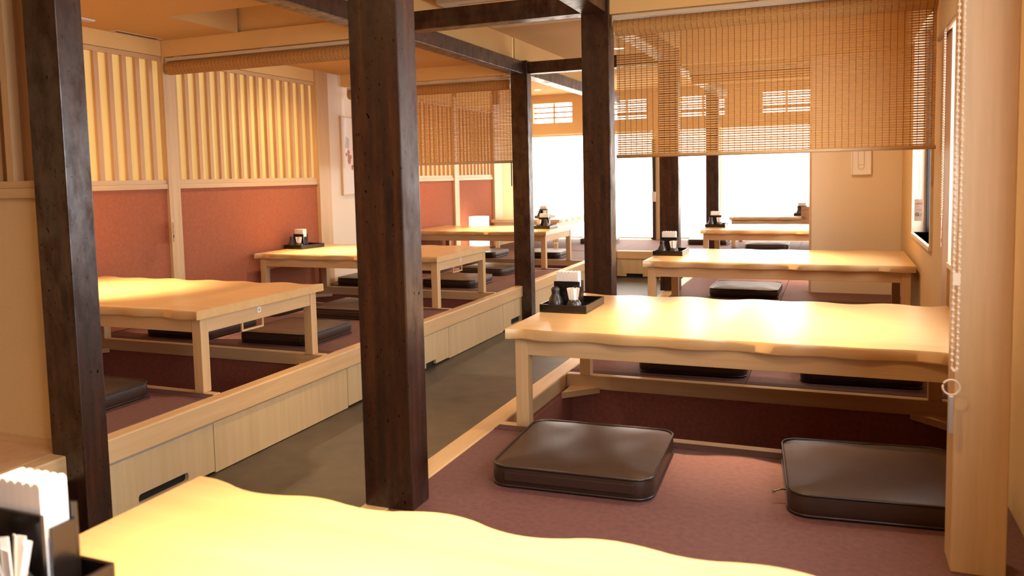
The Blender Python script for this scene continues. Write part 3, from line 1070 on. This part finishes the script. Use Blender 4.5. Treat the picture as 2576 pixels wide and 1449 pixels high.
# ---------------------------------------------------------------- cushions
def cushion_meshes(w, d, h):
    """square pad: puffed top and bottom grids joined by a boxed side, rounded corners"""
    r, n = 0.05, 22

    def rnd_sq(u, v):
        # map the unit square on to a rounded rectangle
        x, y = u * w / 2, v * d / 2
        cx, cy = w / 2 - r, d / 2 - r
        if abs(x) > cx and abs(y) > cy:
            ox, oy = (abs(x) - cx) / r, (abs(y) - cy) / r
            m_ = max(ox, oy)
            l_ = math.hypot(ox, oy) or 1
            k = m_ / l_
            x = math.copysign(cx + ox * k * r, x)
            y = math.copysign(cy + oy * k * r, y)
        return x, y

    def grid(s):
        return -1 + 2 * s / n
    # denser near the rim
    us = [math.copysign(abs(grid(i)) ** 0.8, grid(i)) for i in range(n + 1)]
    m = MB()
    vs = []
    for i in range(n + 1):
        for j in range(n + 1):
            u, v = us[i], us[j]
            x, y = rnd_sq(u, v)
            e = max(abs(u), abs(v))
            puff = 0.013 * (1 - e ** 4) + 0.0016 * math.sin(x * 31 + 1.3) * math.sin(y * 23) * (1 - e ** 6)
            puff += 0.0022 * (e ** 8) * math.sin((x - y) * 95) * math.cos((x + y) * 61) * (1 - e ** 30)
            vs.append((x, y, h - 0.003 + puff))
    fs = [(i * (n + 1) + j, (i + 1) * (n + 1) + j, (i + 1) * (n + 1) + j + 1, i * (n + 1) + j + 1) for i in range(n) for j in range(n)]
    m.add(vs, fs)
    rim = [i * (n + 1) for i in range(n + 1)] + [n * (n + 1) + j for j in range(1, n + 1)] + [i * (n + 1) + n for i in range(n - 1, -1, -1)] + [j for j in range(n - 1, 0, -1)]
    base = [(vs[k][0], vs[k][1]) for k in rim]
    q = len(base)
    k0 = len(m.v)
    rows = [(1.0, h - 0.003), (1.012, h * 0.72), (1.016, h * 0.45), (1.010, h * 0.2), (0.998, 0.003), (0.96, 0.0008)]
    sv_, sf = [], []
    for sc_, z in rows:
        sv_ += [(x * sc_, y * sc_, z) for x, y in base]
    for i in range(len(rows) - 1):
        for k in range(q):
            l = (k + 1) % q
            sf.append((i * q + k, i * q + l, (i + 1) * q + l, (i + 1) * q + k))
    sf.append(tuple((len(rows) - 1) * q + k for k in range(q)))
    m.add(sv_, sf)
    body = m.mesh('cushion_body', 'leather', smooth=True)
    pt = MB().tube([(x * 1.006, y * 1.006, h - 0.002) for x, y in base], 0.0034, 6, closed=True).mesh('piping', 'leather_piping', smooth=True)
    pb = MB().tube([(x * 1.004, y * 1.004, 0.005) for x, y in base], 0.0034, 6, closed=True).mesh('piping', 'leather_piping', smooth=True)
    flap = MB().box(-w * 0.40, w * 0.40, -d / 2 - 0.0085, -d / 2 - 0.002, h * 0.34, h * 0.78).mesh('zip_flap', 'leather')
    return body, pt, pb, flap


CM = cushion_meshes(0.455, 0.44, 0.060)


def cushion(x, y, label, rz=0.0, z=T, zipper=False, flap=True):
    c = empty('floor_cushion', (x, y, z + 0.002), rz)
    tag(c, label, 'cushion', 'brown leather floor cushions')
    obj('cushion_body', CM[0], c)
    obj('piping', CM[1], c)
    obj('piping', CM[2], c)
    if flap:
        obj('zip_flap', CM[3], c, 0.002)
    if zipper:
        MB().tube([(-0.2275, -0.12, 0.030), (-0.245, -0.125, 0.031), (-0.262, -0.130, 0.026)], 0.002, 5).build('zip_pull', 'metal_zip', c)
        MB().tube([(-0.262 + 0.004 * math.cos(a), -0.130, 0.024 + 0.004 * math.sin(a)) for a in (0, 1.2, 2.4, 3.6, 4.8)], 0.0012, 5, closed=True).build('zip_ring', 'metal_zip', c)
    return c


CU = [
    (-0.680, 2.245, 2.5, 'brown leather cushion lying before the front table, left of two', 0),
    (0.105, 2.310, 5.5, 'brown leather cushion partly behind the pale post, zip pull showing', 1),
    (-0.575, 3.64, 2.0, 'dark cushion behind the front table, nearer the aisle', 0),
    (0.095, 3.66, 2.0, 'dark cushion behind the front table, nearer the right wall', 0),
    (-0.580, 5.87, -1.0, 'brown cushion behind the table before the partition wall', 0),
    (-1.425, 9.96, 0.0, 'dark cushion beside the farthest right post below the screens', 0),
    (-0.700, 9.38, 1.0, 'brown cushion before the farthest right table', 0),
    (-2.80, 9.95, 8.0, 'dark cushion on the far platform left of the aisle end', 0),
    (-2.838, 2.235, 0.0, 'dark cushion in the near left booth beside the left post', 0),
    (-3.455, 3.655, 1.0, 'dark cushion behind table six, half hidden by its near leg', 0),
    (-2.790, 3.665, 1.0, 'brown cushion behind table six, nearest the platform edge', 0),
    (-3.56, 4.40, 0.0, 'dark cushion glimpsed above the bill holder of the near left table', 0),
    (-2.90, 4.43, 0.0, 'brown cushion before the second left table, beside the foreground post', 0),
    (-3.62, 5.81, 0.0, 'dark cushion by the beige wall left of the foreground post', 0),
    (-2.865, 5.885, 1.0, 'brown cushion behind the second left table at the platform edge', 0),
    (-2.905, 6.68, -6.0, 'brown cushion before the third left table', 0),
    (-3.605, 8.06, 0.0, 'grey brown cushion behind the third left table near the lamp', 0),
    (-2.915, 8.16, 1.0, 'brown cushion behind the third left table at the platform edge', 0),
    (-3.60, 6.70, 3.0, 'dark cushion before the third left table near the wall', 0),
]
for (x, y, a, lab, zp) in CU:
    cushion(x, y, lab, R(a), zipper=bool(zp), flap=not zp)


# ---------------------------------------------------------------- condiment sets
def fan(m, poly, axis, a0, a1):
    return m.prism(poly, axis, a0, a1)


TRAY_W, TRAY_D, TRAY_H = 0.186, 0.25, 0.030
tray_m = None


def tray_mesh():
    w, d, h, t = TRAY_W / 2, TRAY_D / 2, TRAY_H, 0.006
    m = MB()
    m.box(-w, w, -d, d, 0, 0.005)
    m.box(-w, w, -d, -d + t, 0.005, h)
    m.box(-w, w, d - t, d, 0.005, h)
    m.box(-w, -w + t, -d + t, d - t, 0.005, h)
    m.box(w - t, w, -d + t, d - t, 0.005, h)
    return m.mesh('tray', 'lacquer')


def holder_meshes():
    w, d, h, t = 0.052, 0.026, 0.105, 0.005
    out = []
    out.append(('front_plate', MB().box(-w, w, -d, -d + t, 0, h).mesh('front_plate', 'lacquer')))
    out.append(('back_plate', MB().box(-w, w, d - t, d, 0, h).mesh('back_plate', 'lacquer')))
    out.append(('bottom_plate', MB().box(-w, w, -d + t, d - t, 0, t).mesh('bottom_plate', 'lacquer')))
    for s in (-1, 1):
        a = s * w
        out.append(('side_plate', MB().box(min(a, a - s * t), max(a, a - s * t), -d + t + 0.008, d - t, t, h * 0.80).mesh('side_plate', 'lacquer')))
    return out


def napkin_mesh():
    # one folded napkin: rounded crest, slightly fanned
    m = MB()
    n = 8
    wv = 0.0072
    prof = []
    for k in range(n + 1):
        a = math.pi * k / n
        prof.append((-wv * math.cos(a), 0.136 + 0.0058 * math.sin(a)))
    poly = [(-0.0068, 0.012)] + prof + [(0.0068, 0.012)]
    # poly is (x, z); extrude along y
    m.prism([(z, x) for x, z in poly], 'y', -0.019, 0.019)
    return m.mesh('napkin', 'paper')


def bottle_mesh():
    p = [(0.020, 0.0), (0.028, 0.004), (0.0315, 0.014), (0.0305, 0.026), (0.025, 0.040), (0.0175, 0.051), (0.0160, 0.056), (0.0165, 0.062), (0.0175, 0.068), (0.0170, 0.0735), (0.012, 0.076)]
    return MB().lathe([(r_ * 0.965, z_ * 1.12) for r_, z_ in p], 24).mesh('bottle_body', 'stoneware', smooth=True)


def jar_mesh():
    p = [(0.018, 0.0), (0.0265, 0.003), (0.030, 0.012), (0.0285, 0.022), (0.022, 0.0305), (0.019, 0.034), (0.0165, 0.034), (0.0165, 0.012), (0.004, 0.011)]
    return MB().lathe([(r_ * 1.0, z_ * 1.22) for r_, z_ in p], 24).mesh('jar_body', 'stoneware', smooth=True)


def sleeve_mesh():
    return MB().box(-0.0062, 0.0062, -0.0007, 0.0007, 0, 0.070).mesh('toothpick_sleeve', 'paper')


TRAYM, HOLD, NAP, BOT, JAR, SLV = tray_mesh(), holder_meshes(), napkin_mesh(), bottle_mesh(), jar_mesh(), sleeve_mesh()


def condiments(x, y, where, rz=0.0, mirror=1, seed=1, hy=-0.027, by=-0.0865):
    z = T + 0.35 + 0.0008
    rot = Matrix.Rotation(rz, 4, 'Z')

    def at(dx, dy, dz):
        v = rot @ Vector((dx * mirror, dy, 0))
        return (x + v.x, y + v.y, z + dz)
    tr_ = empty('condiment_tray', at(0, 0, 0), rz)
    obj('tray', TRAYM, tr_, 0.0012)
    tag(tr_, 'black lacquered condiment tray %s' % where, 'tray', 'condiment trays')
    zt = 0.0056
    h = empty('napkin_holder', at(-0.006, hy, zt), rz)
    for nme, me_ in HOLD:
        obj(nme, me_, h, 0.0012)
    tag(h, 'black upright napkin holder %s' % where, 'napkin holder', 'napkin holders')
    nk = empty('napkin_stack', at(-0.006, hy, zt), rz)
    for i in range(6):
        o = obj('napkin', NAP, nk)
        o.location = (-0.0365 + 0.0146 * i, 0.0, 0.0006 * (i % 2))
        o.scale = (1.0, 1.0, 1.0)
    tag(nk, 'scalloped stack of white paper napkins %s' % where, 'napkins', 'napkin stacks')
    b = empty('sauce_bottle', at(-0.040, by, zt), rz)
    obj('bottle_body', BOT, b)
    MB().lathe([(0.0125, 0.0848), (0.0125, 0.0870), (0.006, 0.0880)], 16).build('stopper', 'dark_metal', b, smooth=True)
    tag(b, 'dark glazed gourd shaped sauce bottle %s' % where, 'bottle', 'sauce bottles')
    j = empty('toothpick_jar', at(0.032, by, zt), rz)
    obj('jar_body', JAR, j)
    tag(j, 'squat dark glazed toothpick jar %s' % where, 'jar', 'toothpick jars')
    rnd = random.Random(seed)
    jx, jy, jz = at(0.032, by, zt + 0.0165)
    for i in range(9):
        a = 2 * math.pi * i / 9 + rnd.uniform(-0.2, 0.2)
        rr = 0.0085
        o = obj('toothpick_sleeve', SLV)
        lean = R(rnd.uniform(5, 13))
        o.location = (jx + rr * math.cos(a) * 0.9, jy + rr * math.sin(a) * 0.9, jz)
        ax = Vector((-math.sin(a), math.cos(a), 0))
        q = Matrix.Rotation(lean, 4, ax) @ Matrix.Rotation(rnd.uniform(-0.6, 0.6), 4, 'Z')
        o.rotation_euler = q.to_euler()
        tag(o, 'white paper toothpick sleeve in the jar %s' % where, 'toothpick', 'toothpick sleeves %s' % where)


condiments(-0.958, 0.612, 'on the nearest table', seed=2, hy=0.088, by=0.028)
condiments(-0.952, 2.976, 'on the table before the large blind', seed=3)
condiments(-0.975, 5.14, 'on the table before the partition wall', seed=4)
condiments(-1.045, 7.80, 'on the small looking table left of the partition', seed=5)
condiments(-0.345, 9.80, 'on the farthest right table', seed=6)
condiments(-3.835, 5.165, 'on the second left table by the red panel', rz=R(-8), seed=7)
condiments(-2.66, 7.46, 'on the third left table', mirror=-1, seed=8)
condiments(-3.35, 9.40, 'on the far left table by the window', seed=9)

# ---------------------------------------------------------------- picture, plaque, lamp, small things
pic = empty('framed_picture', (XL - 0.02, 6.10, 1.38))
pw, ph = 0.17, 0.33
MB().box(0.0, 0.012, -pw, pw, -ph, ph).build('picture_paper', 'picture_paper', pic)
for (a, b, c, d) in ((-pw - 0.012, pw + 0.012, ph, ph + 0.012), (-pw - 0.012, pw + 0.012, -ph - 0.012, -ph), (-pw - 0.012, -pw, -ph, ph), (pw, pw + 0.012, -ph, ph)):
    MB().box(0.0, 0.022, a, b, c, d).build('frame_bar', 'pale_wood_z', pic)
m = MB()
rnd = random.Random(11)
for i in range(9):
    cy, cz = rnd.uniform(-0.13, 0.02), rnd.uniform(-0.12, 0.06)
    rr = rnd.uniform(0.014, 0.032)
    m.prism([(cy + rr * math.cos(a * 1.05) * rnd.uniform(0.7, 1.1), cz + rr * math.sin(a * 1.05) * 1.2) for a in range(6)], 'x', 0.012, 0.0125 + 0.0001 * i)
m.build('printed_shape', 'picture_red', pic)
MB().prism([(-0.12, 0.07), (-0.06, 0.06), (-0.05, 0.15), (-0.10, 0.17)], 'x', 0.012, 0.0125).build('printed_shape', 'picture_grey', pic)
tag(pic, 'tall framed picture with pale mount on the beige left wall', 'picture')

pq = empty('wall_plaque', (0.164, 6.05, 1.214))
MB().box(-0.056, 0.056, -0.012, 0.0, -0.078, 0.085).build('panel', 'plaque_white', pq)
for (a, b, c, d) in ((-0.064, 0.064, -0.086, -0.076), (-0.064, 0.064, 0.083, 0.093), (-0.064, -0.054, -0.076, 0.083), (0.054, 0.064, -0.076, 0.083)):
    MB().box(a, b, -0.02, 0.0, c, d).build('frame_bar', 'plaque_white', pq, bevel=0.003)
pts = [(-0.019, -0.013, 0.075), (-0.019, -0.013, -0.030)] + [(-0.019 * math.cos(a * math.pi / 8), -0.013, -0.030 - 0.019 * math.sin(a * math.pi / 8)) for a in range(1, 8)] + [(0.019, -0.013, -0.030), (0.019, -0.013, 0.075)]
MB().tube(pts, 0.0013, 5).build('loop_line', 'alloy', pq)
MB().tube([(-0.019, -0.013, -0.016), (0.019, -0.013, -0.016)], 0.001, 5).build('loop_line', 'alloy', pq)
tag(pq, 'white framed plaque with a thin loop line on the partition wall', 'plaque')

lam = empty('standing_lamp', (-3.78, 8.36, T))
sh = []
MB().prism([(0.098 * math.copysign(abs(math.cos(a)) ** 0.45, math.cos(a)), 0.098 * math.copysign(abs(math.sin(a)) ** 0.45, math.sin(a))) for a in [2 * math.pi * (k + 0.5) / 28 for k in range(28)]], 'z', 0.03, 0.42).build('lamp_shade', 'lamp_paper', lam)
MB().box(-0.085, 0.085, -0.085, 0.085, 0.001, 0.030).build('base', 'pale_wood_x', lam, bevel=0.003)
MB().tube([(-0.085, 0, 0.012), (-0.12, 0.05, 0.006), (-0.10, 0.25, 0.006)], 0.004, 6).build('cord', 'white_plastic', lam)
tag(lam, 'glowing white paper lamp standing before the red panel', 'lamp')

cl = empty('folded_cloth', (-1.72, 8.70, 0.0))
for i in range(3):
    MB().box(-0.05 + 0.004 * i, 0.05 - 0.003 * i, -0.07, 0.07, 0.002 + 0.026 * i, 0.026 + 0.026 * i).build('fold', 'white_plastic', cl, bevel=0.008)
tag(cl, 'pale folded cloth bundle on the aisle floor by the far step', 'cloth')

# ceiling cassette seen above the cross beam
ac = empty('air_conditioner', (-1.80, 4.87, ZC))
MB().box(-0.45, 0.45, -0.45, 0.45, -0.045, -0.001).build('panel', 'sill_white', ac, bevel=0.006)
MB().box(-0.27, 0.27, -0.24, 0.24, -0.050, -0.045).build('grille', 'cream_paint', ac, bevel=0.003)
for (a, b, c, d) in ((-0.33, 0.33, -0.38, -0.31), (-0.33, 0.33, 0.31, 0.38)):
    MB().box(a, b, c, d, -0.049, -0.044).build('flap', 'cream_paint', ac, bevel=0.002)
tag(ac, 'cream ceiling air conditioner cassette over the aisle', 'air conditioner')


# ---------------------------------------------------------------- downlights
def downlight(x, y, z, label, power=SPOT_W, aim=None):
    d = empty('downlight', (x, y, z))
    prof = [(0.052, -0.001), (0.052, -0.005), (0.040, -0.006), (0.038, -0.002), (0.037, 0.0)]
    MB().lathe([(0.054, -0.0012), (0.053, -0.005), (0.041, -0.006), (0.040, -0.0012)], 28).build('trim_ring', 'white_plastic', d, smooth=True)
    MB().lathe([(0.036, -0.0068), (0.036, -0.0062)], 24).build('lamp_face', 'bulb', d)
    tag(d, label, 'downlight', 'round ceiling downlights')
    for (ang, k, rad) in ((46, 3.4, 0.035), (155, 0.50, 0.035)):      # beam and spill of one lamp
        ld = bpy.data.lights.new('lamp', 'SPOT')
        ld.energy = power * k
        ld.color = WARM
        ld.spot_size = R(ang)
        ld.spot_blend = 1.0
        ld.shadow_soft_size = rad
        lo = bpy.data.objects.new('lamp', ld)
        C.objects.link(lo)
        lo.parent = d
        lo.location = (0, 0, -0.012)
        if aim and ang < 90:
            lo.rotation_euler = (Vector(aim) - Vector((x, y, z))).to_track_quat('-Z', 'Y').to_euler()
    return d


DL = [
    (-0.50, 0.82, ZC, 'downlight over the nearest table', 0.75),
    (-0.33, 2.82, ZC, 'downlight over the table before the large blind', 0.75),
    (-0.42, 5.00, ZC, 'downlight over the table before the partition', 1.0),
    (-0.31, 6.98, ZC, 'downlight glowing through the large blind', 0.7),
    (-3.38, 2.78, 2.068, 'downlight out of sight before the recess of the near left booth', 0.85),
    (-3.40, 4.95, 2.068, 'downlight over the second left table', 0.8),
    (-3.05, 7.30, ZC, 'downlight over the third left table', 1.0),
    (-3.51, 9.66, ZC, 'downlight seen near the far left high window', 0.3),
    (-3.20, 0.80, ZC, 'fill downlight added over the unseen nearest left booth', 0.3),  # extra lamp out of view, added as fill
    (-1.75, 2.90, ZC, 'downlight over the near aisle', 0.35),
    (-1.75, 6.90, ZC, 'downlight over the far aisle', 0.35),
    (-1.75, 0.40, ZC, 'fill downlight added over the aisle beside the nearest table', 0.5),  # extra lamp out of view, added for fill light
]
for (x, y, z, lab, k) in DL:
    downlight(x, y, z, lab, SPOT_W * k, (-3.36, 3.02, 0.65) if 'recess' in lab else None)
